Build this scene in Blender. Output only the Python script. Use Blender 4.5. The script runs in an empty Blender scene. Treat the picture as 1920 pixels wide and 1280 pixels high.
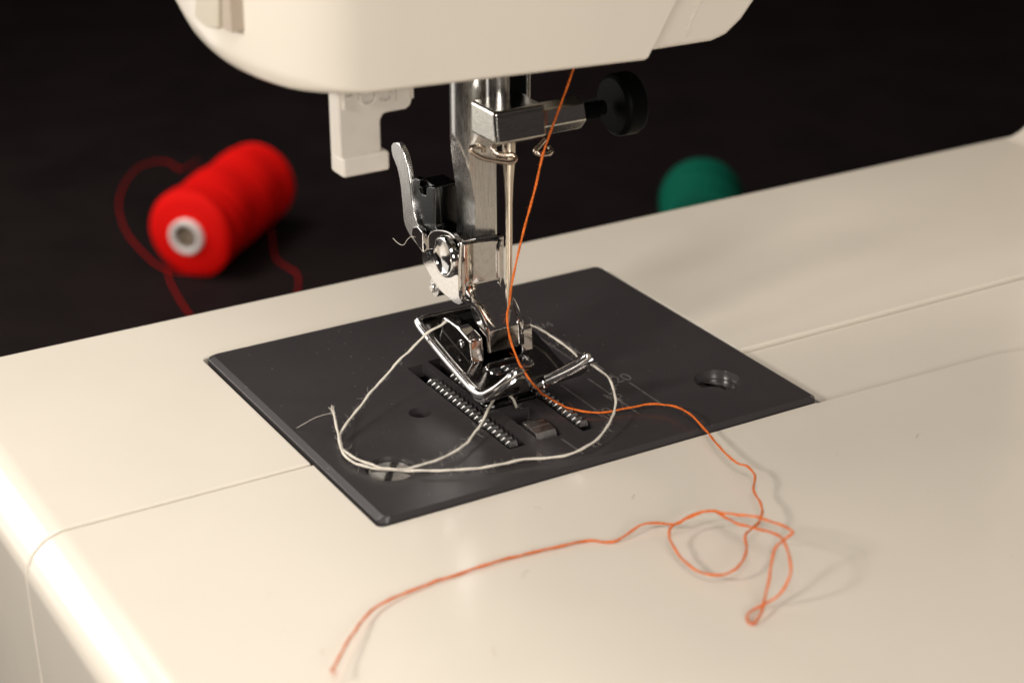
import bpy, bmesh, math, random
from mathutils import Vector, Matrix
random.seed(7)
scene = bpy.context.scene
COL = scene.collection
# units: one unit is about 8 mm; x runs along the machine, y away from the operator, z up, needle plate top at z = 0
# ------------------------------------------------------------------ camera
AZ, PT, FPX = 0.5330792, 0.4284537, 3547.06
FW = Vector((math.cos(PT)*math.sin(AZ), math.cos(PT)*math.cos(AZ), -math.sin(PT)))
RT = Vector((math.cos(AZ), -math.sin(AZ), 0))
UP = RT.cross(FW)
CP = Vector((-13.3765, -35.5473, 17.3921))
cd = bpy.data.cameras.new('camera'); cam = bpy.data.objects.new('camera', cd); COL.objects.link(cam)
cam.location = CP; cam.rotation_euler = (math.pi/2-PT, 0, -AZ)
cd.sensor_width = 36; cd.lens = FPX/1920*36; cd.clip_start = .5; cd.clip_end = 1000
cd.dof.use_dof = True; cd.dof.focus_distance = 39.6; cd.dof.aperture_fstop = 0.145; cd.dof.aperture_blades = 8
scene.camera = cam
# ------------------------------------------------------------------ world and lamps
w = bpy.data.worlds.new("World"); scene.world = w; w.use_nodes = True
w.node_tree.nodes['Background'].inputs[0].default_value = (1, .86, .84, 1)
w.node_tree.nodes['Background'].inputs[1].default_value = .06
scene.view_settings.view_transform = 'Standard'; scene.view_settings.look = 'None'
scene.view_settings.exposure = 0; scene.view_settings.gamma = 1
def lamp(name, loc, target, size, power, col, size_y=None):
    l = bpy.data.lights.new(name, 'AREA'); l.energy = power; l.color = col
    l.shape = 'RECTANGLE'; l.size = size; l.size_y = size_y or size
    o = bpy.data.objects.new(name, l); COL.objects.link(o); o.location = loc
    o.rotation_euler = (Vector(target)-Vector(loc)).to_track_quat('-Z', 'Y').to_euler()
    return o
T0 = (4, -4, 0)
lamp('key_softbox', (-36, -11, 21), T0, 5.5, 12500, (1, .95, .89))
lamp('back_softbox', (-26, 36, 14), (0, -4, 2), 22, 9500, (1, .955, .905), 26)
lamp('front_fill', (-17, -43, 60), T0, 30, 18500, (1, .955, .905), 24)
lamp('front_low_fill', (-14, -74, 24), (4, -4, 4), 24, 24000, (1, .955, .905), 18)  # added fill behind the camera, brightens the head front
lamp('top_back_fill', (-12, 45, 66), T0, 26, 32000, (1, .955, .905), 30)  # added fill, lifts the back and shaded part of the bed

lamp('low_back_fill', (-20, 31, -2), (4, -4, 4), 20, 1300, (1, .95, .88), 17)  # added dim panel, gives left chrome faces something grey to reflect

# ------------------------------------------------------------------ helpers
def at(px, py, ax, val):                     # photo pixel -> point on the plane (axis = val)
    d = FW + RT*((px-960)/FPX) - UP*((py-640)/FPX)
    return CP + d*((val-CP[ax])/d[ax])
def atn(px, py, P0, N):
    d = FW + RT*((px-960)/FPX) - UP*((py-640)/FPX)
    N = Vector(N); return CP + d*(((Vector(P0)-CP).dot(N))/d.dot(N))
def link(name, me, mat, parent=None):
    o = bpy.data.objects.new(name, me); COL.objects.link(o)
    if mat is not None: me.materials.append(mat)
    o.parent = parent
    return o
def smooth(me, ang=35):
    for p in me.polygons: p.use_smooth = True
    me.set_sharp_from_angle(angle=math.radians(ang))
def new(name, bm, mat, parent=None, bevel=0, seg=3, cut=None, ang=35, subsurf=0, bang=30):
    bmesh.ops.recalc_face_normals(bm, faces=bm.faces)
    me = bpy.data.meshes.new(name); bm.to_mesh(me); bm.free()
    if bevel or cut or subsurf:
        t = bpy.data.objects.new('tmp', me); COL.objects.link(t); rm = [t]
        for c in (cut or []):
            bmesh.ops.recalc_face_normals(c, faces=c.faces)
            cm = bpy.data.meshes.new('c'); c.to_mesh(cm); c.free()
            co = bpy.data.objects.new('cut', cm); COL.objects.link(co); rm.append(co)
            m = t.modifiers.new('b', 'BOOLEAN'); m.object = co; m.operation = 'DIFFERENCE'; m.solver = 'EXACT'
        if bevel:
            m = t.modifiers.new('v', 'BEVEL'); m.width = bevel; m.segments = seg; m.limit_method = 'ANGLE'; m.angle_limit = math.radians(bang)
            m.use_clamp_overlap = True
        if subsurf:
            m = t.modifiers.new('s', 'SUBSURF'); m.levels = subsurf; m.render_levels = subsurf
        dg = bpy.context.evaluated_depsgraph_get(); dg.update()
        me = bpy.data.meshes.new_from_object(t.evaluated_get(dg))
        me.name = name
        for r in rm: bpy.data.objects.remove(r)
    smooth(me, ang)
    if bevel:
        t = bpy.data.objects.new('tmp', me); COL.objects.link(t)
        m = t.modifiers.new('w', 'WEIGHTED_NORMAL'); m.weight = 100; m.keep_sharp = True
        dg = bpy.context.evaluated_depsgraph_get(); dg.update()
        me = bpy.data.meshes.new_from_object(t.evaluated_get(dg)); bpy.data.objects.remove(t); me.name = name
    return link(name, me, mat, parent)
def tag(o, label=None, cat=None, group=None, kind=None):
    if label: o['label'] = label
    if cat: o['category'] = cat
    if group: o['group'] = group
    if kind: o['kind'] = kind
    return o
def empty(name, loc=(0, 0, 0)):
    o = bpy.data.objects.new(name, None); COL.objects.link(o); o.location = loc; o.empty_display_size = .5
    return o
def box(x0, x1, y0, y1, z0, z1, bm=None):
    bm = bm or bmesh.new()
    v = [bm.verts.new((x, y, z)) for z in (z0, z1) for x, y in ((x0, y0), (x1, y0), (x1, y1), (x0, y1))]
    for f in ((0, 1, 2, 3), (7, 6, 5, 4), (0, 4, 5, 1), (1, 5, 6, 2), (2, 6, 7, 3), (3, 7, 4, 0)): bm.faces.new([v[i] for i in f])
    return bm
def prism(pts, vec, bm=None):
    bm = bm or bmesh.new(); vec = Vector(vec)
    a = [bm.verts.new(Vector(p)) for p in pts]; b = [bm.verts.new(Vector(p)+vec) for p in pts]
    n = len(pts); bm.faces.new(a); bm.faces.new(b[::-1])
    for i in range(n): bm.faces.new((a[i], b[i], b[(i+1) % n], a[(i+1) % n]))
    return bm
def lathe(prof, org, axis='z', n=40, bm=None, cap=True):      # prof: (radius, height)
    bm = bm or bmesh.new(); org = Vector(org); rings = []
    for r, h in prof:
        ring = []
        for i in range(n):
            t = 2*math.pi*i/n; c, s = r*math.cos(t), r*math.sin(t)
            p = {'z': (c, s, h), 'x': (h, c, s), 'y': (c, h, s)}[axis] if isinstance(axis, str) else None
            if p is None: p = axis @ Vector((c, s, h))
            ring.append(bm.verts.new(org+Vector(p)))
        rings.append(ring)
    for a, b in zip(rings, rings[1:]):
        for i in range(n): bm.faces.new((a[i], a[(i+1) % n], b[(i+1) % n], b[i]))
    if cap: bm.faces.new(rings[0][::-1]); bm.faces.new(rings[-1])
    return bm
def spline(P, step=.05, closed=False):
    P = [Vector(p) for p in P]; n = len(P); out = []
    Q = [P[0]*2-P[1]]+P+[P[-1]*2-P[-2]]
    for i in range(1, n):
        a, b, c, d = Q[i-1], Q[i], Q[i+1], Q[i+2]
        k = max(2, int((c-b).length/step))
        for j in range(k):
            t = j/k
            out.append(.5*((2*b)+(c-a)*t+(2*a-5*b+4*c-d)*t*t+(3*b-a-3*c+d)*t**3))
    out.append(P[-1]); return out
def tube(path, rad, n=10, ply=0, pitch=.3, bm=None, cap=True):
    bm = bm or bmesh.new(); rings = []; L = 0
    m = len(path); nrm = None
    for i, p in enumerate(path):
        t = (path[min(i+1, m-1)]-path[max(i-1, 0)]).normalized()
        if nrm is None: nrm = t.orthogonal().normalized()
        nrm = (nrm-t*nrm.dot(t)).normalized(); bn = t.cross(nrm)
        if i: L += (p-path[i-1]).length
        r = rad(i/(m-1)) if callable(rad) else rad
        ring = []
        for k in range(n):
            a = 2*math.pi*k/n
            rr = r*(1+.15*math.cos(ply*(a-2*math.pi*L/pitch/ply*1.0))) if ply else r
            ring.append(bm.verts.new(p+nrm*math.cos(a)*rr+bn*math.sin(a)*rr))
        rings.append(ring)
    for a, b in zip(rings, rings[1:]):
        for i in range(n): bm.faces.new((a[i], a[(i+1) % n], b[(i+1) % n], b[i]))
    if cap: bm.faces.new(rings[0][::-1]); bm.faces.new(rings[-1])
    return bm
def fuzz(paths, count, r, lmin, lmax, seed=1, curl=.5):
    rnd = random.Random(seed); bm = bmesh.new()
    for _ in range(count):
        P = rnd.choice(paths); i = rnd.randrange(len(P)-2); p = P[i]
        d = Vector([rnd.gauss(0, 1) for _ in range(3)]).normalized(); d = (d+(P[i+1]-P[i]).normalized()*rnd.uniform(-1.5, 1.5)).normalized()
        L = rnd.uniform(lmin, lmax)*rnd.uniform(.5, 1.3); pts = [p.copy()]; q = p.copy()
        for k in range(6):
            d = (d+Vector([rnd.gauss(0, curl*.5) for _ in range(3)])).normalized(); q = q+d*L/6
            if q.z < .02 and P[i].z >= 0: q.z = .02
            pts.append(q.copy())
        tube(pts, lambda s: r*(1-.6*s), n=3, bm=bm, cap=False)
    return bm
def rrect(x0, x1, y0, y1, r, n=6):
    rr = r if isinstance(r, (list, tuple)) else [r]*4; out = []
    for (cx, cy, a0, q) in ((x1, y1, 0, rr[0]), (x0, y1, 90, rr[1]), (x0, y0, 180, rr[2]), (x1, y0, 270, rr[3])):
        sx = -1 if cx == x1 else 1; sy = -1 if cy == y1 else 1
        for k in range(n+1):
            a = math.radians(a0+90*k/n); out.append((cx+sx*q+q*math.cos(a), cy+sy*q+q*math.sin(a)))
    return out
def loft(rings, bm=None, cap=True):
    bm = bm or bmesh.new(); R = [[bm.verts.new(p) for p in r] for r in rings]; n = len(R[0])
    for a, b in zip(R, R[1:]):
        for i in range(n): bm.faces.new((a[i], a[(i+1) % n], b[(i+1) % n], b[i]))
    if cap: bm.faces.new(R[0][::-1]); bm.faces.new(R[-1])
    return bm

# ------------------------------------------------------------------ materials
def mat(name, base, rough=.4, metal=0, spec=.5, bump=0, bscale=20, cvar=0, cscale=3, rvar=0, coat=0, sheen=0,
        speck=0, speckcol=(1, 1, 1), stretch=None, base2=None, sss=0):
    m = bpy.data.materials.new(name); m.use_nodes = True; nt = m.node_tree; N = nt.nodes; Lk = nt.links
    b = N['Principled BSDF']; b.inputs['Base Color'].default_value = (*base, 1); b.inputs['Roughness'].default_value = rough
    b.inputs['Metallic'].default_value = metal; b.inputs['Specular IOR Level'].default_value = spec
    b.inputs['Coat Weight'].default_value = coat; b.inputs['Coat Roughness'].default_value = .12
    if sheen: b.inputs['Sheen Weight'].default_value = sheen
    tc = N.new('ShaderNodeTexCoord'); mp = N.new('ShaderNodeMapping'); Lk.new(tc.outputs['Object'], mp.inputs[0])
    if stretch: mp.inputs['Scale'].default_value = stretch
    def noise(s, d=4):
        n = N.new('ShaderNodeTexNoise'); n.inputs['Scale'].default_value = s; n.inputs['Detail'].default_value = d
        Lk.new(mp.outputs[0], n.inputs['Vector']); return n.outputs['Fac']
    colout = None
    if cvar:
        mx = N.new('ShaderNodeMix'); mx.data_type = 'RGBA'; c2 = base2 or tuple(c*(1-cvar) for c in base)
        mx.inputs['A'].default_value = (*base, 1); mx.inputs['B'].default_value = (*c2, 1)
        rp = N.new('ShaderNodeMapRange'); rp.inputs[1].default_value = .4; rp.inputs[2].default_value = .65
        Lk.new(noise(cscale, 6), rp.inputs[0]); Lk.new(rp.outputs[0], mx.inputs['Factor'])
        colout = mx.outputs['Result']; Lk.new(colout, b.inputs['Base Color'])
    if speck:
        v = N.new('ShaderNodeTexVoronoi'); v.inputs['Scale'].default_value = speck; Lk.new(mp.outputs[0], v.inputs['Vector'])
        lt = N.new('ShaderNodeMath'); lt.operation = 'LESS_THAN'; lt.inputs[1].default_value = .07; Lk.new(v.outputs['Distance'], lt.inputs[0])
        sp = N.new('ShaderNodeSeparateColor'); Lk.new(v.outputs['Color'], sp.inputs[0])
        g = N.new('ShaderNodeMath'); g.operation = 'GREATER_THAN'; g.inputs[1].default_value = .8; Lk.new(sp.outputs[0], g.inputs[0])
        mu = N.new('ShaderNodeMath'); mu.operation = 'MULTIPLY'; Lk.new(lt.outputs[0], mu.inputs[0]); Lk.new(g.outputs[0], mu.inputs[1])
        mx = N.new('ShaderNodeMix'); mx.data_type = 'RGBA'; mx.inputs['A'].default_value = (*base, 1); mx.inputs['B'].default_value = (*speckcol, 1)
        if colout: Lk.new(colout, mx.inputs['A'])
        Lk.new(mu.outputs[0], mx.inputs['Factor']); Lk.new(mx.outputs['Result'], b.inputs['Base Color'])
    if rvar:
        rp = N.new('ShaderNodeMapRange'); rp.inputs[1].default_value = .3; rp.inputs[2].default_value = .7
        rp.inputs[3].default_value = max(.02, rough-rvar); rp.inputs[4].default_value = rough+rvar
        Lk.new(noise(cscale*2.3, 5), rp.inputs[0]); Lk.new(rp.outputs[0], b.inputs['Roughness'])
    if bump:
        bp = N.new('ShaderNodeBump'); bp.inputs['Strength'].default_value = bump; bp.inputs['Distance'].default_value = .02
        Lk.new(noise(bscale, 4), bp.inputs['Height']); Lk.new(bp.outputs[0], b.inputs['Normal'])
    return m
M = dict(
    cream=mat('cream_plastic', (.75, .68, .575), .16, spec=.5, bump=.006, bscale=3, cvar=.03, cscale=.25, rvar=.03),
    cream_lever=mat('pale_plastic', (.66, .60, .52), .4, bump=.08, bscale=14, cvar=.06, cscale=2),
    plate=mat('satin_dark_plate', (.043, .038, .038), .27, spec=.5, bump=.02, bscale=80, cvar=.08, cscale=.8, rvar=0, speck=3.5, speckcol=(.13, .12, .11)),
    engrave=mat('engraved_mark', (.12, .105, .1), .5, cvar=.4, cscale=9),
    chrome=mat('chrome', (.64, .615, .59), .07, 1, bump=.035, bscale=18, rvar=.03, cvar=.12, cscale=14),
    screwmetal=mat('screw_steel', (.80, .76, .70), .38, 1, bump=.08, bscale=20, rvar=.05),
    solemetal=mat('sole_reflected_dark', (.13, .125, .12), .12, 1, bump=.05, bscale=26, rvar=.04),  # chrome sole, its black reflection put into the base colour
    footmetal=mat('foot_chrome', (.52, .50, .485), .13, 1, bump=.05, bscale=26, rvar=.04, cvar=.2, cscale=14),
    plated=mat('plated_steel', (.62, .60, .54), .13, 1, bump=.25, bscale=34, rvar=.04, cvar=.1, cscale=12),
    darkchrome=mat('black_chrome', (.075, .075, .075), .14, 1, bump=.25, bscale=30, rvar=.06),
    steel=mat('brushed_steel', (.66, .64, .61), .27, 1, bump=.12, bscale=5, rvar=.05, stretch=(9, 9, .5), cvar=.1, cscale=3),
    needle=mat('needle_steel', (.60, .54, .45), .15, 1, rvar=.04),
    wire=mat('wire_steel', (.62, .52, .43), .2, 1, rvar=.05),
    tooth=mat('feed_dog_steel', (.5, .49, .47), .24, 1, bump=.4, bscale=30, rvar=.1),
    black=mat('black_knob', (.0015, .0015, .0015), .5, spec=.06),
    shade_dark=mat('painted_shade', (.012, .011, .01), .6),  # near-black colour standing for shade in recesses and undersides
    orange=mat('orange_thread', (.88, .19, .03), .75, spec=.12, bump=.8, bscale=60, cvar=.5, cscale=30),
    white=mat('white_thread', (.78, .71, .60), .8, spec=.25, bump=.6, bscale=60, cvar=.25, cscale=30, sheen=.1),
    red=mat('red_thread', (.85, .005, .003), .7, spec=.12, bump=.3, bscale=30),
    green=mat('green_thread', (.002, .115, .07), .7, spec=.12, bump=.3, bscale=30),
    core=mat('spool_core', (.85, .78, .74), .5, bump=.1),
    coreg=mat('spool_core_inside', (.42, .34, .26), .6),
    catch=mat('catch_steel', (.50, .47, .44), .33, 1, bump=.4, bscale=30, rvar=.06),
    tab=mat('shaded_tab', (.50, .44, .33), .4),  # darker than the head, shade on the facet put into the colour
    backdrop=mat('black_cloth', (.026, .018, .019), .9, spec=.1, cvar=.2, cscale=.02),
    table=mat('black_table', (.013, .0085, .0085), .7, spec=.1, bump=.1, bscale=2, cvar=.3, cscale=.3),
)

# ------------------------------------------------------------------ table and backdrop
bm = box(-160, 260, -120, 240, -12.6, -12.0)
tag(new('table', bm, M['table']), kind='structure', label='black table top fading into darkness behind the machine')
bm = bmesh.new()
bm = prism([(-200, 200, -12.0), (300, 200, -12.0), (300, 200, 120), (-200, 200, 120)], (0, 2, 0))
tag(new('backdrop', bm, M['backdrop']), kind='structure', label='black backdrop behind the sewing machine')

# ------------------------------------------------------------------ sewing machine
mach = tag(empty('sewing_machine', (8, -4, -12)), 'cream sewing machine with a dark steel needle plate and chrome presser foot', 'sewing machine')
def mp(name, bm, m, parent=mach, **k):
    o = new(name, bm, m, None, **k)
    o.parent = parent
    if parent is mach: o.matrix_parent_inverse = Matrix.Translation(-mach.location)
    return o
ZB = -.12                 # top of the bed
XL, RL = -5.95, .85       # left wall and its edge radius
def bedprof(y):           # outline in xz
    pts = [(30, ZB), (XL+RL, ZB)]
    for k in range(1, 13):
        a = math.pi/2*(1+k/12); pts.append((XL+RL+RL*math.cos(a), ZB-RL+RL*math.sin(a)))
    pts += [(XL+.25, -11.95), (30, -11.95)]
    return [(x, y, z) for x, z in pts]
YS = -5.5
hole_cut = lambda: prism([(x, y, -1.6) for x, y in rrect(-.17, 10.21, -8.375, .16, [.3, .16, .14, .1])], (0, 0, 2.5))
rear = prism(bedprof(YS+.045), (0, 8.0-.045, 0))
mp('bed', rear, M['cream'], cut=[hole_cut()], bevel=.05, seg=3, bang=50)
front = prism(bedprof(-20), (0, 20+YS-.045, 0))
coverhole = prism([(10.0, -8.40, -.5), (14.9, -8.50, -.5), (16.2, -8.74, -.5), (31, -8.74, -.5), (31, -5.4, -.5), (10.0, -5.4, -.5)], (0, 0, 2))
mp('front_cover', front, M['cream'], cut=[hole_cut(), coverhole], bevel=.045, seg=3, bang=50)
mp('bobbin_cover', prism([(10.24, -8.385, -.49), (14.9, -8.485, -.49), (16.2, -8.725, -.49), (29.9, -8.725, -.49), (29.9, -5.495, -.49), (10.24, -5.495, -.49)],
   (0, 0, .49+ZB-.1)), M['cream'], bevel=.015, seg=2, bang=40)
# pillar with flared root, beyond the right of the picture
pp = []
for k in range(9):
    a = math.pi/2*k/8; pp.append((27.2-1.6+1.6*math.sin(a), .5, ZB+1.6-1.6*math.cos(a)))
pp += [(27.2, .5, 19), (36, .5, 19), (36, .5, ZB+.02)]
mp('pillar', prism(pp, (0, 1.9, 0)), M['cream'], bevel=.3, bang=50)
mp('pillar_front', box(28.5, 36, -7.4, .4, ZB+.01, 19), M['cream'], bevel=.6, bang=50).name = 'pillar_front'

# needle plate
def ring(x0, x1, y0, y1, r, z, ins): return [(x, y, z) for x, y in rrect(x0+ins, x1-ins, y0+ins*.35, y1-ins, max(r-ins*.5, .02))]
PX0, PX1, PY0, PY1 = -.12, 10.12, -8.33, .11
rings = [ring(PX0, PX1, PY0, PY1, .2, -.30, 0), ring(PX0, PX1, PY0, PY1, .2, -.11, 0), ring(PX0, PX1, PY0, PY1, .2, -.07, .015),
         ring(PX0, PX1, PY0, PY1, .2, -.01, .115), ring(PX0, PX1, PY0, PY1, .2, 0, .14)]
cuts = []
def slotcut(x0, x1, y0, y1, r=.04, z0=-.5):
    cuts.append(prism([(x, y, z0) for x, y in rrect(x0, x1, y0, y1, r, 3)], (0, 0, 1)))
slotcut(3.33, 3.74, -7.12, -2.78)
slotcut(3.88, 4.22, -4.95, -2.70)
slotcut(4.62, 4.92, -4.80, -2.70)
slotcut(5.00, 5.33, -7.20, -2.78)
slotcut(4.04, 4.64, -7.12, -5.70)
slotcut(4.02, 4.88, -5.30, -5.10, .09)
for (x, y, r, rt) in ((2.585, -4.805, .235, .235), (.967, -6.64, .475, .495), (8.723, -6.653, .46, .50)):
    cuts.append(lathe([(r, -.6), (r, -.16), (rt, -.03), (rt, .5)], (x, y, 0), n=48))
plate = mp('needle_plate', loft(rings), M['plate'], cut=cuts, bevel=.032, seg=2, bang=50)
mp('dark_floor', box(.05, 9.95, -8.2, -.05, -1.4, -.9), M['shade_dark'])  # dark sheet added below the plate so its slots look shaded
# screws
def slotscrew(x, y, r, z, ang, m, cross, w):
    b = lathe([(r*.9, -.5), (r, -.12), (r, -.05), (r*.93, -.02), (r*.6, .005), (r*.3, .02), (.02, .025)], (x, y, z), n=48)
    cs = []
    for a in ([ang, ang+math.pi/2] if cross else [ang]):
        c = box(-2*r, 2*r, -w, w, -.1, .3)
        bmesh.ops.transform(c, matrix=Matrix.Translation((x, y, z)) @ Matrix.Rotation(a, 4, 'Z'), verts=c.verts); cs.append(c)
    o = mp('screw', b, m, plate, cut=cs, bevel=.012, seg=2)
    f = bmesh.new()
    for k, a in enumerate([ang, ang+math.pi/2] if cross else [ang]):
        c = box(-r*.88, r*.88, -w*1.05, w*1.05, -.14, -.088-.003*k)
        bmesh.ops.transform(c, matrix=Matrix.Translation((x, y, z)) @ Matrix.Rotation(a, 4, 'Z'), verts=c.verts)
        tm = bpy.data.meshes.new('t'); c.to_mesh(tm); c.free(); f.from_mesh(tm)
    mp('slot_shade', f, M['shade_dark'], plate)  # thin dark strip standing for the shade inside the screw slot
    return o
def reparent(o):         # child of a part: keep its place
    pass
slotscrew(.967, -6.64, .455, -.06, math.radians(52), M['screwmetal'], True, .075)
slotscrew(8.723, -6.653, .44, -.17, math.radians(118), M['chrome'], False, .06)
# engraved guide lines
def mark(x0, y0, x1, y1, wd=.022):
    d = Vector((x1-x0, y1-y0, 0)).normalized(); n = Vector((-d.y, d.x, 0))*wd
    a, b = Vector((x0, y0, .0015)), Vector((x1, y1, .0015))
    mp('guide_line', prism([a-n, b-n, b+n, a+n], (0, 0, .004)), M['engrave'], plate)
for l in ((5.74, -5.18, 5.74, -7.16), (6.40, -5.2, 6.40, -7.13), (7.05, -5.80, 7.05, -7.13), (4.46, -7.26, 4.48, -8.02),
          (6.60, -2.6, 6.62, -4.9), (6.93, -2.9, 6.93, -5.0)): mark(*l)
def text(name, body, size, mtx, m, parent, ext=.006, bev=0, off=0):
    cu = bpy.data.curves.new('t', 'FONT'); cu.body = body; cu.size = size; cu.extrude = ext; cu.bevel_depth = bev; cu.offset = off
    cu.bevel_resolution = 2; cu.align_x = 'CENTER'
    t = bpy.data.objects.new('t', cu); COL.objects.link(t)
    dg = bpy.context.evaluated_depsgraph_get(); dg.update()
    me = bpy.data.meshes.new_from_object(t.evaluated_get(dg)); bpy.data.objects.remove(t); me.name = name
    me.transform(mtx); smooth(me, 40)
    o = link(name, me, m, None); o.parent = parent
    if parent is mach: o.matrix_parent_inverse = Matrix.Translation(-mach.location)
    return o
for s, x, y in (('20', 7.02, -5.70), ('15', 6.38, -6.32), ('10', 5.80, -6.86), ('3/4', 7.02, -2.5), ('5/8', 6.76, -3.5)):
    text('plate_number', s, .46 if '/' not in s else .36, Matrix.Translation((x, y, .002)), M['engrave'], plate, .003)

# dust specks lying on the plate
rd = random.Random(11); b = bmesh.new()
for _ in range(150):
    x, y = rd.uniform(.3, 9.7), rd.uniform(-8.0, -.3); q = rd.uniform(.005, .012)
    g = bmesh.ops.create_icosphere(b, subdivisions=1, radius=q, matrix=Matrix.Translation((x, y, q*.6)) @ Matrix.Rotation(rd.uniform(0, 3), 4, 'Z') @ Matrix.Diagonal((rd.uniform(.7, 2.2), .7, .6, 1)))
mp('dust', b, M['engrave'], plate)['kind'] = 'stuff'
b = bmesh.new()
for _ in range(70):
    x, y = rd.uniform(-4, 13), rd.uniform(-15, -8.9); q = rd.uniform(.004, .009)
    bmesh.ops.create_icosphere(b, subdivisions=1, radius=q, matrix=Matrix.Translation((x, y, ZB+q*.5)) @ Matrix.Rotation(rd.uniform(0, 3), 4, 'Z') @ Matrix.Diagonal((rd.uniform(.7, 2.5), .7, .6, 1)))
for _ in range(9):
    p = Vector((rd.uniform(-3, 12), rd.uniform(-14, -8.9), ZB+.004)); a = rd.uniform(0, 6.28); L_ = rd.uniform(.1, .35); P_ = [p]
    for k in range(5):
        a += rd.gauss(0, .5); p = p+Vector((math.cos(a), math.sin(a), 0))*L_/5; P_.append(p)
    tube(spline(P_, .03), .003, 4, bm=b)
mp('lint', b, M['coreg'], bpy.data.objects['front_cover'])['kind'] = 'stuff'
# feed dog: body below the plate and rows of teeth through the slots
feed = mp('feed_dog', box(3.2, 5.5, -7.1, -2.9, -.85, -.45), M['tooth'])
def toothmesh(wd, ln, h):
    b = bmesh.new()
    P = [(0, -.5), (-ln*.98, -.5), (-ln*.98, -.02), (-ln*.72, h), (-ln*.40, h*.98), (0, -.03)]
    A = [b.verts.new((0 if z < .01 else .05, y, z)) for y, z in P]; B = [b.verts.new((wd if z < .01 else wd-.02, y, z)) for y, z in P]
    b.faces.new(A); b.faces.new(B[::-1])
    for i in range(6): b.faces.new((A[i], B[i], B[(i+1) % 6], A[(i+1) % 6]))
    bmesh.ops.recalc_face_normals(b, faces=b.faces)
    me = bpy.data.meshes.new('tooth'); b.to_mesh(me); b.free(); me.materials.append(M['tooth']); return me
def row(x, y0, y1, n, wd, h=.085):
    ln = (y0-y1)/n; me = toothmesh(wd, ln, h)
    for i in range(n):
        o = bpy.data.objects.new('tooth', me); COL.objects.link(o); o.parent = feed
        o.location = (x, y0-i*ln, 0)
row(3.38, -3.60, -7.04, 19, .21)
row(3.93, -3.60, -4.88, 7, .2)
row(4.66, -3.60, -4.74, 6, .2)
row(5.06, -3.60, -7.0, 19, .2)
bl = prism([(4.1, -6.30, -.6), (4.1, -6.98, -.6), (4.1, -6.98, -.16), (4.1, -6.86, .03), (4.1, -6.66, .05), (4.1, -6.655, .025), (4.1, -6.645, .025), (4.1, -6.64, .06),
            (4.1, -6.47, .06), (4.1, -6.465, .035), (4.1, -6.455, .035), (4.1, -6.45, .06), (4.1, -6.34, .05), (4.1, -6.30, -.1)], (.46, 0, 0))
mp('centre_tooth', bl, M['catch'], feed, bevel=.012, seg=2)
# horseshoe rim round the needle slot
hs = []
for k in range(49):
    a = 2*math.pi*k/48; cx = 4.45+(.43 if math.cos(a) > 0 else -.43); hs.append(Vector((cx+.17*math.cos(a), -5.22+.17*math.sin(a), .035)))
mp('needle_slot_rim', tube(hs, .075, 12), M['darkchrome'], plate)

# ------------------------------------------------------------------ machine head
def rise(y): return 0 if y < -6.6 else .09*(y+6.6)+(.30*(y+4.2)**1.4 if y > -4.2 else 0)
def headring(ins, dz_front, dz_left, zfix=None, lift=0):
    pts = []
    fy = -7.0
    out = [(7.0, -1), (7.0, fy)]            # right edge (hidden inside the arm)
    pl = []
    n = 14
    for k in range(8): pl.append((6.42-k*(6.42-.5)/7, fy, 0))
    for k in range(1, n+1):
        a = math.pi/2*k/n; pl.append((.5-2.0*math.sin(a), fy+2.2*(1-math.cos(a)), math.sin(a)))
    for k in range(1, 19): pl.append((-1.5+.01*k, fy+2.2+k*.4, 1))
    pl.append((0.2, 3.6, 1)); pl.append((6.42, 3.6, 0)); 
    cx, cy = 3.5, -2.5
    res = []
    for x, y, l in pl:
        i_ = ins*(.13+.55*l)
        dx, dy = 0, 0
        if l == 0: dy = i_ if y < 0 else -i_
        else:
            nx, ny = -l, -(1-l**2)**.5 if y < -4.8 else 0
            dx, dy = -nx*i_, -ny*i_
        dz = (.10*(1-l)+.62*l)
        zb = 7.655-.045*x+rise(y)
        z = zb+(dz_front*dz) if zfix is None else zfix
        xs = .60*max(0, z-7.4) if (x > 6.3) else 0
        res.append((x+dx+xs-(ins*.05 if x > 6.3 else 0), y+dy, z))
    return res
rings = []
for k in range(0, 8):
    a = math.pi/2*k/7; rings.append(headring(1-math.sin(a), 1-math.cos(a), 0))
for z in (11.5, 13, 17): 
    rings.append(headring(0, 0, 0, zfix=z))
hd = loft(rings)
hc = mp('head_cover', hd, M['cream'], ang=50)
hc.data.materials.append(M['shade_dark'])  # solid underside coloured dark, as the shade of an open head
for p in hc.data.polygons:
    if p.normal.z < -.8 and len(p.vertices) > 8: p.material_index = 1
arm = [(6.2, 7.72), (6.3, 7.47), (8.1, 7.45), (8.45, 7.53), (8.80, 7.78), (12.3, 11.8), (13, 12.2), (24.5, 12.2), (26, 12.6), (27, 13.6), (28.6, 14), (28.6, 18.5), (5.5, 18.5), (5.5, 9)]
am = mp('arm', prism([(x, -6.78, z) for x, z in arm], (0, 6.0, 0)), M['cream'], bevel=.12, seg=3, bang=20)
am.data.materials.append(M['shade_dark'])  # arm underside coloured dark so the chrome foot reflects black
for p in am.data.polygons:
    if p.normal.z < -.95 and p.center.z < 8 and p.area > 1: p.material_index = 1
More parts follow.
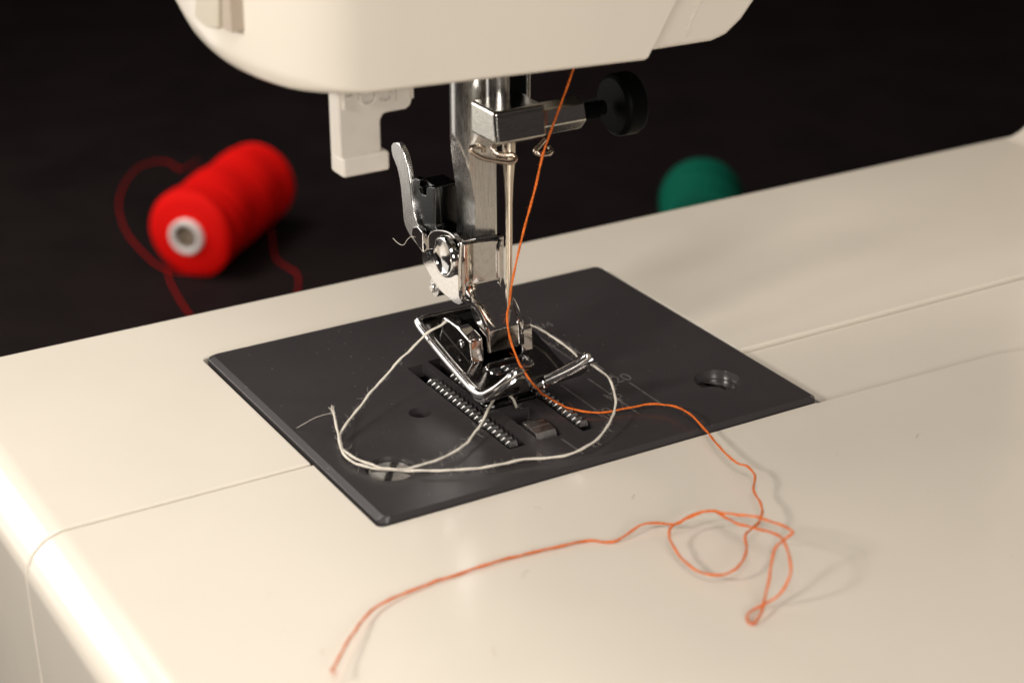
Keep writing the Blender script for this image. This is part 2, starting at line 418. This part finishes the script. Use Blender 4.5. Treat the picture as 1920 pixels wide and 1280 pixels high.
# arrow moulded on the arm
def cspl(P, step=.05):
    P = [Vector(p) for p in P]; n = len(P); out = []
    for i in range(n):
        a, b, c, d = P[i-1], P[i], P[(i+1) % n], P[(i+2) % n]; k = max(2, int((c-b).length/step))
        for j in range(k):
            t = j/k; out.append(.5*((2*b)+(c-a)*t+(2*a-5*b+4*c-d)*t*t+(3*b-a-3*c+d)*t**3))
    return out
def on_arm(px, py): p = at(px, py, 1, -6.78); return p
a0, a1 = on_arm(1316, -6), on_arm(1290, 52); 
d = (a1-a0).normalized(); n_ = Vector((d.z, 0, -d.x))
h0 = on_arm(1285, 68)
arr = prism([a0+n_*.03, a1+n_*.03, a1+n_*.10, h0, a1-n_*.10, a1-n_*.03, a0-n_*.03], (0, -.025, 0))
mp('moulded_arrow', arr, M['cream'], bevel=.008, seg=1)
# grip tab and slot in the head's left end, shade put into their colours
xl = -1.46
tab = [at(372, -40, 0, xl), at(368, 30, 0, xl), at(388, 52, 0, xl), at(412, 54, 0, xl), at(414, -40, 0, xl)]
mp('side_tab', prism([v+Vector((.4, 0, 0)) for v in tab], (-.44, 0, 0)), M['tab'], bevel=.03)
sl = [at(414, -40, 0, xl), at(416, 52, 0, xl), at(434, 62, 0, xl), at(428, -40, 0, xl)]
mp('side_slot_shade', prism([v+Vector((.4, 0, 0)) for v in sl], (-.40, 0, 0)), M['coreg'], bevel=.01)  # solid brown block painted as the shadow in the recess

# PUSH lever
yf = -5.45
def F(px, py, y=yf): return at(px, py, 1, y)
x0 = F(636, 250).x; x1 = F(714, 230).x; x2 = F(773, 190).x
zt = 8.3; z1 = F(718, 213).z; zb = F(640, 331).z
lever = [(x0, yf, zt), (x0, yf, zb+.04), (x0+.02, yf, zb), (x1, yf, zb), (x1, yf, z1-.12), (x1+.06, yf, z1-.02), (x1+.14, yf, z1), (x2-.14, yf, z1), (x2-.04, yf, z1+.05), (x2, yf, z1+.16), (x2, yf, zt)]
pushl = mp('push_lever', prism(lever, (0, .42, 0)), M['cream_lever'], bevel=.05, seg=3)
zl = F(640, 297).z
mp('lever_lip', box(x0-.008, x1+.11, yf-.12, yf+.40, zb-.01, zl+.02), M['cream_lever'], pushl, bevel=.06, seg=3)
pt = F(642, 199); 
text('push_lettering', 'PUSH', .64, Matrix.Translation(((x0+x2)/2+.05, yf-.012, pt.z-.07)) @ Matrix.Rotation(math.pi/2, 4, 'X'), M['cream_lever'], pushl, .03, .014, -.018)

# ------------------------------------------------------------------ presser bar with its milled flats
BX, BY = 4.45, -3.8
rings = []
zs = [9.5, 7, 6.4]+[6.2-i*.08 for i in range(0, 38)]+[3.0, 2.6]
for z in zs:
    r = .47; xl_ = -.47; yf_ = -.47
    if z < 5.35: xl_ = -.47+.30*min(1, ((5.35-z)/1.3))**.75
    if z < 5.5: yf_ = -.47+.11*min(1, (5.5-z)/.4)
    ring_ = []
    for i in range(72):
        a = 2*math.pi*i/72; ring_.append((BX+max(r*math.cos(a), xl_), BY+max(r*math.sin(a), yf_), z))
    rings.append(ring_)
mp('presser_bar', loft(rings), M['steel'], ang=22)
# needle bar and guide rod
mp('needle_bar', lathe([(.235, 6.3), (.235, 9.2)], (4.47, -4.75, 0)), M['steel'])
rp_ = at(988, 170, 1, -4.2)
mp('guide_rod', lathe([(.07, 5.9), (.07, 9)], (rp_.x, -4.2, 0), n=20), M['steel'])
mp('guide_channel', box(rp_.x-.42, rp_.x-.08, -4.3, -3.9, 5.8, 9), M['black'], bevel=.02)

# needle clamp
clamp = mp('needle_clamp', prism([(3.92, y, z) for y, z in ((-5.57, 6.37), (-5.585, 6.20), (-5.61, 6.05), (-5.66, 5.72), (-4.62, 5.70), (-4.62, 6.37))], (1.14, 0, 0)), M['plated'], bevel=.075, seg=4, bang=30)
sc = at(1062, 215, 1, -5.15)
hexp = []
for i in range(6):
    a = math.radians(60*i+12); hexp.append((5.0, -5.12+.34*math.cos(a), sc.z+.34*math.sin(a)))
mp('clamp_stud', prism(hexp, (1.12, 0, 0)), M['plated'], clamp, bevel=.05, seg=3)
prof = [(.16, 0)]
for i in range(7): prof += [(.20, .02+i*.07), (.15, .055+i*.07)]
prof.append((.15, .6))
mp('clamp_thread', lathe(prof, (6.1, -5.12, sc.z), 'x', 28), M['black'], clamp)
kc = at(1170, 200, 0, 6.75)
kprof = [(.18, -.04), (.55, -.02), (.61, .03), (.64, .10), (.64, .40), (.61, .46), (.5, .48)]
kcut = box(7.26, 7.6, kc.y-1.3, kc.y+1.3, sc.z-.02-.08, sc.z-.02+.08)
bmesh.ops.rotate(kcut, cent=(7.2, -5.12, sc.z), matrix=Matrix.Rotation(math.radians(70), 3, 'X'), verts=kcut.verts)
mp('clamp_knob', lathe(kprof, (6.92, -5.12, sc.z), 'x', 56), M['black'], clamp, cut=[kcut], bevel=.01, seg=1)
# thread guides on the clamp
gp = [(930, 268), (924, 280), (932, 288), (950, 291), (962, 291), (966, 298), (958, 304), (940, 303), (908, 297), (893, 290), (883, 283), (884, 277), (893, 274), (905, 277), (907, 285)]
gy = [-5.1, -5.15, -5.2, -5.3, -5.36, -5.42, -5.48, -5.5, -5.5, -5.5, -5.5, -5.5, -5.45, -5.4, -5.4]
mp('thread_guide', tube(spline([at(x, y, 1, d) for (x, y), d in zip(gp, gy)], .03), .052, 12), M['wire'], clamp)
gp = [(1020, 262), (1012, 272), (1004, 281), (1008, 287), (1018, 290), (1029, 288), (1034, 282), (1030, 277)]
mp('thread_guide', tube(spline([at(x, y, 1, d) for (x, y), d in zip(gp, [-5.2, -5.3, -5.4, -5.48, -5.5, -5.48, -5.35, -5.25])], .03), .052, 12), M['wire'], clamp)
# needle
NX, NY = 4.46, -5.2
nb = lathe([(.004, 1.66), (.022, 1.80), (.05, 2.02), (.066, 2.3), (.068, 4.3), (.085, 4.75), (.12, 5.2), (.128, 5.35), (.128, 5.9)], (NX, NY, 0), n=24)
ec = lathe([(.030, -.4), (.030, .4)], (0, 0, 0), 'y', 12)
bmesh.ops.transform(ec, matrix=Matrix.Translation((NX, NY, 2.06)) @ Matrix.Diagonal((1, 1, 3.2, 1)), verts=ec.verts)
mp('needle', nb, M['needle'], cut=[ec], ang=50)

# ------------------------------------------------------------------ presser foot holder (ankle)
holder = mp('foot_holder', prism([(3.86, -4.40, 3.30), (3.86, -4.40, 2.40), (3.86, -4.43, 2.26), (3.86, -4.51, 2.12), (3.86, -4.66, 1.95), (3.86, -4.84, 1.68), (3.86, -4.90, 1.58), (3.86, -4.93, 1.48), (3.86, -4.98, 1.02),
                   (3.86, -4.55, 1.0), (3.86, -4.42, 1.5), (3.86, -4.25, 1.9), (3.86, -3.3, 2.15), (3.86, -3.3, 2.9), (3.86, -3.9, 3.30)], (.96, 0, 0)), M['chrome'],
            cut=[box(4.0, 5.2, -4.22, -2, 2.0, 4)], bevel=.05, seg=3)
# taper: narrow below
for v in holder.data.vertices:
    if v.co.z < 1.75: v.co.x = 4.50+(v.co.x-4.34)*.84
    elif v.co.z < 2.3: t = (2.3-v.co.z)/.55; v.co.x = v.co.x*(1-t)+t*(4.50+(v.co.x-4.34)*.84)
fr = [at(x, y, 1, -4.43) for x, y in ((864, 456), (934, 449), (936, 470), (937, 520), (942, 555))]
fl_ = [at(x, y, 1, -4.43) for x, y in ((864, 456), (863, 480), (863, 535), (867, 560))]
lowl = [Vector((3.98, -4.66, 2.0)), Vector((4.06, -4.90, 1.68)), Vector((4.10, -4.96, 1.5)), Vector((4.11, -5.0, 1.08))]
lowr = [Vector((4.84, -4.66, 2.0)), Vector((4.89, -4.90, 1.68)), Vector((4.90, -4.96, 1.5)), Vector((4.90, -5.0, 1.08))]
mp('holder_rim', tube(spline(fl_[::-1][:0]+[fr[0]]+fl_[1:]+lowl, .04), .042, 10), M['chrome'], holder)
mp('holder_rim', tube(spline([fr[0]]+fr[1:]+lowr, .04), .042, 10), M['chrome'], holder)
# cheek plate on the left with its screw and pin
ck = [at(x, y, 0, 3.80) for x, y in ((796, 455), (790, 485), (800, 505), (812, 528), (832, 552), (862, 572), (866, 540), (862, 470), (845, 438), (812, 432))]
mp('cheek_plate', prism(cspl(ck, .1), (.12, 0, 0)), M['chrome'], holder, bevel=.025, seg=2, bang=50)
s0 = at(838, 486, 0, 3.62)
b = lathe([(.30, .16), (.42, .12), (.44, .03), (.43, -.03), (.405, -.05), (.375, -.05), (.36, -.02), (.33, .0), (.18, .025), (.01, .03)], (3.64, s0.y+.14, s0.z), 'x', 56)
mp('holder_screw', b, M['chrome'], holder, ang=50)
p0 = at(801, 475, 0, 3.72)
mp('pin', lathe([(.08, .1), (.08, 0), (.065, -.03), (.05, 0), (.01, 0)], (3.76, p0.y, p0.z), 'x', 24), M['darkchrome'], holder)
p0 = at(818, 538, 0, 3.9)
mp('release_roller', lathe([(.2, .5), (.2, .02), (.19, -.01), (.10, -.01), (.10, -.07), (.08, -.09), (.01, -.09)], (3.86, p0.y, p0.z), 'x', 32), M['steel'], holder)
# fork and black lever block behind
fk = [at(x, y, 0, 3.86) for x, y in ((772, 336), (779, 333), (786, 337), (785, 352), (791, 364), (798, 366), (799, 352), (806, 349), (814, 352), (816, 425), (838, 452), (800, 500), (790, 470), (776, 400))]
mp('lever_fork', prism(fk, (.16, 0, 0)), M['darkchrome'], holder, bevel=.035, seg=3)
f0 = at(814, 352, 0, 3.98)
blk = mp('lever_block', box(4.0, 4.55, f0.y-.05, f0.y+.62, f0.z-.98, f0.z+.02), M['darkchrome'], holder, bevel=.05, seg=3)
ft = at(812, 428, 0, 3.98)
mp('lever_foot', box(3.98, 4.6, ft.y-.45, ft.y+.1, ft.z-.12, ft.z+.0), M['darkchrome'], holder, bevel=.03, seg=2)
lv = [(733, 272), (739, 267), (747, 269), (755, 282), (762, 305), (768, 340), (773, 385), (782, 418), (790, 430), (795, 475), (784, 462), (770, 445), (758, 420), (754, 385), (750, 345), (744, 315), (735, 292)]
mp('release_lever', prism(cspl([at(x, y, 0, 3.78) for x, y in lv], .1), (.13, 0, 0)), M['steel'], holder, bevel=.03, seg=3, bang=50)
lf = [(784, 462), (771, 440), (773, 425), (782, 424), (792, 436), (793, 474)]
mp('lever_catch', prism([at(x, y, 0, 3.72) for x, y in lf], (.12, 0, 0)), M['chrome'], holder, bevel=.03, seg=2)

# ------------------------------------------------------------------ presser foot
FP, FN = (0, -5.3, .75), (0, -.24, 1)
sol = lambda y: .75+.24*(y+5.3)
def grid(cols, th=.1, m='chrome'):
    bm = bmesh.new(); R = [[bm.verts.new(p) for p in c] for c in cols]
    for a, b in zip(R, R[1:]):
        for i in range(len(a)-1): bm.faces.new((a[i], a[i+1], b[i+1], b[i]))
    return bm
def thick(bm, t):
    bmesh.ops.recalc_face_normals(bm, faces=bm.faces)
    if sum(f.normal.z for f in bm.faces) < 0: bmesh.ops.reverse_faces(bm, faces=bm.faces)
    top = list(bm.faces); r = bmesh.ops.duplicate(bm, geom=top)
    vm = r['vert_map']; nm = {v: v.normal.copy() for v in bm.verts}
    bm.normal_update()
    bnd = [e for e in bm.edges if e.is_boundary and e.verts[0] in vm and all(f in top for f in e.link_faces)]
    pairs = {v: vm[v] for v in vm if v in vm}
    origs = [v for f in top for v in f.verts]
    for v in set(origs): pairs[v].co = v.co - v.normal*t
    for e in [e for e in bnd if e.verts[0] in set(origs)]:
        a, b = e.verts; bm.faces.new((a, b, pairs[b], pairs[a]))
    return bm
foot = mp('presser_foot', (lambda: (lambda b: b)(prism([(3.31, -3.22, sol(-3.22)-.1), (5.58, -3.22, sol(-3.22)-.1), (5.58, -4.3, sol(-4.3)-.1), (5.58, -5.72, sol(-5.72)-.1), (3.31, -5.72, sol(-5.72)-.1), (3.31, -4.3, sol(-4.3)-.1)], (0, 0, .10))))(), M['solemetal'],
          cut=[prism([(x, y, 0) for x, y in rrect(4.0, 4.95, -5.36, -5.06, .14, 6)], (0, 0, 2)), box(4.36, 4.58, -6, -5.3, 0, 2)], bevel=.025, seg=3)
OL = [(3.31, -5.70, sol(-5.7)), (3.31, -5.92, .66), (3.34, -6.16, .76), (3.44, -6.42, 1.0), (3.58, -6.58, 1.2), (3.72, -6.66, 1.34)]
IL = [(4.36, -5.70, sol(-5.7)), (4.36, -5.92, .66), (4.34, -6.12, .73), (4.24, -6.30, .88), (4.08, -6.48, 1.1), (3.93, -6.62, 1.30)]
def curl(O, I, n=6):
    O = spline(O, .06); I = spline(I, .06); k = 22
    pick = lambda P, t: P[min(len(P)-1, int(round(t*(len(P)-1))))]
    return [[pick(O, j/k).lerp(pick(I, j/k), i/n) for i in range(n+1)] for j in range(k+1)]
def sheet(name, cols, t, parent, m=M['footmetal']):
    bm = grid(cols); me = bpy.data.meshes.new('s'); bmesh.ops.recalc_face_normals(bm, faces=bm.faces)
    if sum(f.normal.z for f in bm.faces) < 0: bmesh.ops.reverse_faces(bm, faces=bm.faces)
    bm.to_mesh(me); bm.free()
    o = bpy.data.objects.new('tmp', me); COL.objects.link(o)
    s = o.modifiers.new('s', 'SOLIDIFY'); s.thickness = t; s.offset = -1
    b = o.modifiers.new('b', 'BEVEL'); b.width = t*.4; b.segments = 3; b.limit_method = 'ANGLE'; b.angle_limit = math.radians(50)
    dg = bpy.context.evaluated_depsgraph_get(); dg.update(); me2 = bpy.data.meshes.new_from_object(o.evaluated_get(dg)); bpy.data.objects.remove(o)
    me2.name = name; smooth(me2, 45); return link(name, me2, m, parent)
sheet('left_toe', curl(OL, IL), .12, foot).name = 'toe'
IR = [(4.58, -5.70, sol(-5.7)), (4.58, -5.92, .66), (4.60, -6.08, .70), (4.63, -6.20, .77), (4.66, -6.28, .86)]
OR = [(5.60, -5.70, sol(-5.7)), (5.58, -5.92, .68), (5.56, -6.18, .84), (5.54, -6.42, 1.08), (5.53, -6.60, 1.34)]
sheet('toe', curl(OR, IR, 8), .14, foot)
# raised rail down the left side, across the back and down the right
railp = [(3.38, -6.18, .80), (3.36, -5.94, .71), (3.35, -5.7, .70), (3.35, -5.3, .77), (3.35, -4.4, sol(-4.4)+.0), (3.36, -3.4, sol(-3.4)+.02), (3.41, -3.25, sol(-3.2)+.03), (3.55, -3.21, sol(-3.2)+.04), (4.4, -3.2, sol(-3.2)+.03), (4.9, -3.2, sol(-3.2)+.02)]
mp('foot_rail', tube(spline(railp, .05), lambda q: .1 if q < .62 else .1-.05*min(1, (q-.62)/.15), 16), M['footmetal'], foot)
tl = spline([(3.38, -6.18, .80), (3.46, -6.43, 1.01), (3.58, -6.58, 1.2), (3.72, -6.66, 1.36), (3.84, -6.66, 1.38), (3.93, -6.62, 1.32)], .04)
mp('toe_rim', tube(tl, lambda s: (.105-.02*s)*math.sqrt(max(.02, 1-max(0, (s-.93)/.07)**2)), 14), M['footmetal'], foot)
tr = spline([(4.68, -6.27, .84), (4.9, -6.36, .95), (5.2, -6.47, 1.1), (5.4, -6.55, 1.24), (5.52, -6.61, 1.35)], .03)
mp('toe_rim', tube(tr, lambda s: (.07+.05*s)*math.sqrt(max(.02, 1-max(0, (s-.93)/.07)**2)), 14), M['footmetal'], foot)
# ears
def ear(x0, x1):
    pts = [(x0, -3.62, sol(-3.62)-.02), (x0, -3.62, 1.38), (x0, -3.72, 1.46), (x0, -4.25, 1.47), (x0, -4.42, 1.44), (x0, -4.80, 1.36), (x0, -4.84, 1.30), (x0, -4.91, sol(-4.91)-.02)]
    mp('hinge_ear', prism(pts, (x1-x0, 0, 0)), M['chrome'], foot, bevel=.045, seg=3)
ear(3.74, 4.06); ear(4.94, 5.24)
mp('hinge_pin', lathe([(.03, -.02), (.08, -.02), (.09, 0), (.09, 1.6), (.05, 1.62)], (3.72, -4.45, 1.13), 'x', 24), M['footmetal'], foot)
mp('foot_insert', box(4.08, 4.92, -4.3, -3.5, sol(-3.9)-.02, sol(-3.9)+.1), M['darkchrome'], foot, bevel=.03)
mp('needle_hole_rim', tube([Vector((4.475+(.36 if math.cos(2*math.pi*k/40) > 0 else -.36)+.15*math.cos(2*math.pi*k/40), -5.21+.19*math.sin(2*math.pi*k/40), sol(-5.21+.19*math.sin(2*math.pi*k/40))+.01)) for k in range(41)], .03, 10), M['footmetal'], foot)

# ------------------------------------------------------------------ orange thread
def bedz(x, y): return 0 if (-.15 < x < 10.15 and -8.35 < y < .13) else ZB
def lay(px, py, h):          # point h above the surface below it
    p = at(px, py, 2, 0+h)
    if bedz(p.x, p.y) < 0: p = at(px, py, 2, ZB+h)
    return p
R_O, R_W = .0215, .0245
up = [at(1084, 95, 1, -5.75), at(1075, 130, 1, -5.7), at(1048, 205, 1, -5.6), at(1020, 283, 1, -5.56), at(1003, 355, 1, -5.5), at(980, 440, 1, -5.42), at(962, 520, 1, -5.36), at(956, 560, 1, -5.30),
      at(954, 575, 1, -5.24)]
dn = [at(951, 588, 1, -5.34), at(952, 612, 1, -5.5), at(958, 640, 1, -5.6), at(968, 668, 1, -5.75), at(980, 692, 1, -5.9), at(991, 708, 1, -6.38), at(1002, 722, 1, -6.55), at(1020, 740, 2, .3)]
hs_ = [(1042, 754, .18), (1070, 766, .1), (1105, 773, .07), (1140, 772, .07), (1185, 763, .1), (1222, 757, .14), (1262, 761, .16), (1297, 779, .18), (1325, 808, .2), (1351, 839, .26), (1380, 867, .28), (1402, 874, .28), (1415, 892, .28),
       (1413, 918, .28), (1425, 940, .30), (1429, 960, .32), (1423, 978, .32), (1407, 992, .33), (1397, 1003, .34), (1399, 1030, .30), (1387, 1060, .26), (1366, 1074, .22), (1340, 1078, .2), (1309, 1071, .18), (1281, 1050, .2), (1263, 1024, .22), (1254, 1006, .25),
       (1258, 988, .3), (1279, 975, .36), (1309, 963, .46), (1335, 957, .55), (1361, 962, .62), (1382, 964, .7), (1418, 969, .78), (1459, 981, .85), (1484, 994, .88), (1486, 1000, .86), (1470, 1012, .78), (1454, 1027, .7), (1446, 1055, .55), (1441, 1087, .4),
       (1431, 1133, .15), (1420, 1161, .06), (1408, 1169, .04), (1401, 1161, .05), (1405, 1148, .07), (1428, 1135, .1), (1459, 1117, .25), (1477, 1091, .5), (1483, 1060, .7), (1477, 1030, .8), (1464, 1007, .82), (1444, 997, .72), (1413, 989, .6), (1382, 981, .5),
       (1356, 966, .42), (1335, 958, .36), (1309, 961, .30), (1285, 972, .22), (1270, 982, .16), (1238, 980, .12), (1201, 984, .14), (1160, 1011, .06), (1135, 1015, .04), (1100, 1013, .04), (1040, 1026, .05), (960, 1044, .05), (880, 1069, .04),
       (800, 1095, .05), (730, 1124, .08), (690, 1150, .1), (660, 1190, .16), (640, 1224, .2), (625, 1252, .23)]
pts = up+dn+[lay(*h) for h in hs_]
def jitter(P, amp, seed, zmax=2.0):
    rj = random.Random(seed); off = Vector((0, 0, 0)); tgt = Vector((0, 0, 0)); out = []
    for i, p in enumerate(P):
        if i % 4 == 0: tgt = Vector([rj.uniform(-amp, amp) for _ in range(3)])
        off = off.lerp(tgt, .35); q = p+off*max(0, min(1, (zmax-p.z)/1.2))
        out.append(q if 0 < i < len(P)-1 else p)
    return out
po = jitter(spline(pts, .045), .011, 4)
ot = tag(new('orange_thread', tube(po, R_O, 10, ply=2, pitch=.5), M['orange'], ang=80),
    'bright orange sewing thread running through the needle and curling over the cream bed', 'thread')
new('fuzz', fuzz([po], 260, .0018, .06, .22, 3, 1.0), M['orange'], ot, ang=80)['kind'] = 'stuff'
ends = bmesh.new()
for k in range(9):
    e = pts[-1]; d0 = (pts[-1]-pts[-2]).normalized()
    tube(spline([e-d0*.05, e+d0*.05+Vector([random.gauss(0, .02) for _ in range(3)]), e+d0*.1+Vector([random.gauss(0, .05) for _ in range(3)])], .03), .006, 4, bm=ends)
new('frayed_end', ends, M['orange'], ot, ang=80)
# ------------------------------------------------------------------ white thread
WA = [at(836, 602, 1, -3.9), at(826, 611, 1, -3.95), at(805, 622, 0, 3.28), at(785, 640, 2, 1.1), at(735, 690, 2, .75), at(700, 730, 2, .5), at(664, 776, 2, .3)]
WA += [lay(*h) for h in ((645, 802, .2), (638, 818, .16), (641, 838, .13), (660, 856, .12), (688, 868, .13), (715, 877, .15), (745, 880, .14), (778, 874, .12), (812, 865, .12), (845, 850, .13), (872, 833, .15), (895, 805, .2), (908, 782, .28), (920, 758, .36), (932, 745, .38), (950, 740, .32), (962, 747, .2), (968, 762, .05), (969, 766, -.15))]
WB = [lay(*h) for h in ((625, 773, .34), (629, 790, .28), (634, 815, .2), (637, 835, .15), (645, 852, .12), (665, 867, .1), (700, 878, .1), (735, 881, .1), (785, 882, .1), (845, 881, .1), (900, 877, .1), (950, 868, .1), (985, 861, .1), (1040, 856, .1), (1085, 845, .12),
      (1120, 822, .16), (1142, 795, .22), (1152, 765, .3), (1153, 740, .4), (1143, 712, .55), (1128, 696, .7), (1112, 684, .85), (1104, 682, .95))]
WB += [at(1090, 676, 2, 1.05), at(1078, 664, 2, 1.05), at(1055, 645, 2, 1.05), at(1030, 627, 2, 1.1), at(1005, 614, 2, 1.15), at(985, 606, 2, 1.2)]
pa, pb = jitter(spline(WA, .045), .014, 5), jitter(spline(WB, .045), .014, 6)
b = tube(pa, R_W, 10, ply=2, pitch=.5); tube(pb, R_W, 10, ply=2, pitch=.5, bm=b)
wt = tag(new('white_thread', b, M['white'], ang=80), 'off white cotton thread looped under the presser foot over the dark needle plate', 'thread')
fz = fuzz([pa, pb], 520, .0018, .06, .26, 5, 1.0)
new('fuzz', fz, M['white'], wt, ang=80)['kind'] = 'stuff'
fr_ = bmesh.new(); e = WB[0]; d0 = (WB[0]-WB[1]).normalized()
for k in range(10):
    tube(spline([e-d0*.06, e+d0*.06+Vector([random.gauss(0, .02) for _ in range(3)]), e+d0*.14+Vector([random.gauss(0, .05) for _ in range(3)])], .03), .005, 4, bm=fr_)
tube(spline([e, lay(605, 778, .3), lay(590, 783, .25), lay(572, 793, .12), lay(556, 802, .03)], .04), .004, 5, bm=fr_)
new('frayed_end', fr_, M['white'], wt, ang=80)
# wisp caught on the release lever
wisp = bmesh.new(); W_ = [(737, 447), (748, 457), (757, 459), (763, 450), (770, 444), (776, 445)]
tube(spline([at(x, y, 0, 3.7) for x, y in W_], .03), .007, 5, bm=wisp)
tag(new('lint_wisp', wisp, M['white'], ang=80), 'tiny wisp of pale lint caught on the release lever behind the foot', 'lint')

# ------------------------------------------------------------------ spools on the table
def spool(name, label, cat, m, ctr, axis, r, L, front_rad, seed, coremat):
    root = tag(empty(name, ctr), label, cat, 'thread spools on the table')
    rot = Vector((0, 0, 1)).rotation_difference(Vector(axis).normalized()).to_matrix()
    rnd = random.Random(seed); bm = bmesh.new(); n = 72; prof = []
    K = 90
    prof.append((front_rad, 0)); prof.append((r*.80, .02)); prof.append((r*.93, .12))
    for k in range(K+1):
        t = k/K; prof.append((r*(1-.03*t)*(1+.012*math.sin(t*2*math.pi*9)), .2+t*(L-.4)))
    prof += [(r*.9, L-.1), (front_rad, L)]
    rings = []
    for j, (rr, h) in enumerate(prof):
        rg = []
        for i in range(n):
            a = 2*math.pi*i/n
            q = rr*(1+.02*math.sin(2*a+h*2.4)+.012*math.sin(9*h-3*a)+.006*math.sin(40*h+2*a)) if 2 < j < len(prof)-3 else rr
            rg.append(rot @ Vector((q*math.cos(a), q*math.sin(a), h)))
        rings.append(rg)
    rings = [[rot @ Vector((.5*front_rad*math.cos(2*math.pi*i/n), .5*front_rad*math.sin(2*math.pi*i/n), .55)) for i in range(n)], [rot @ Vector((front_rad*math.cos(2*math.pi*i/n), front_rad*math.sin(2*math.pi*i/n), .5)) for i in range(n)]]+rings
    new('wound_thread', loft(rings), m, root, ang=60)
    ci = front_rad*.7
    cp = [(ci, .5), (ci, -.22), (ci+.05, -.26), (front_rad-.04, -.26), (front_rad, -.22), (front_rad, .1)]
    new('core', lathe(cp, (0, 0, 0), rot, 6*8, cap=False), coremat, root, ang=50)
    new('core_inside', lathe([(.01, .5), (ci+.01, .5), (ci+.005, -.1)], (0, 0, 0), rot, 6, cap=False), M['coreg'], root, ang=20)
    return root
ZT = -12
rr = 1.79
c0 = at(352, 442, 2, ZT+rr); c1 = at(487, 338, 2, ZT+rr)
ax = c1-c0; Lr = ax.length
print('red spool axis', ax, 'len', Lr, 'dist', (c0-CP).dot(FW))
red = spool('red_spool', 'red thread spool with a white core lying on the dark table', 'spool', M['red'], c0, ax, rr, Lr, .72, 3, M['core'])
def tailpts(P, lift): return [at(x, y, 2, ZT+h) for (x, y), h in zip(P, lift)]
t1 = tailpts([(372, 300), (340, 318), (318, 305), (290, 303), (255, 318), (230, 352), (223, 390), (237, 435), (268, 473), (300, 500), (340, 512), (372, 513)], [.1, .1, .2, .3, .3, .2, .2, .2, .2, .2, .15, .1])
t2 = tailpts([(312, 500), (318, 525), (330, 550), (350, 582), (380, 620)], [.1, .06, .06, .06, .06])
t3 = tailpts([(508, 425), (512, 460), (518, 485), (540, 502), (556, 512), (560, 535), (552, 560)], [.5, .06, .06, .06, .06, .06, .06])
bt = bmesh.new()
for t in (t1, t2, t3): tube(spline(t, .15), .018, 8, bm=bt)
o = new('loose_thread', bt, M['red'], None, ang=80); o.parent = red; o.matrix_parent_inverse = Matrix.Translation(-red.location)
g0 = at(1322, 440, 2, ZT+1.76); g1 = g0+Vector((.55, .83, 0))*4.2
green = spool('green_spool', 'teal green thread spool half hidden behind the bed of the machine', 'spool', M['green'], g0, g1-g0, 1.76, 4.6, .66, 8, M['core'])
print('green dist', (g0-CP).dot(FW))
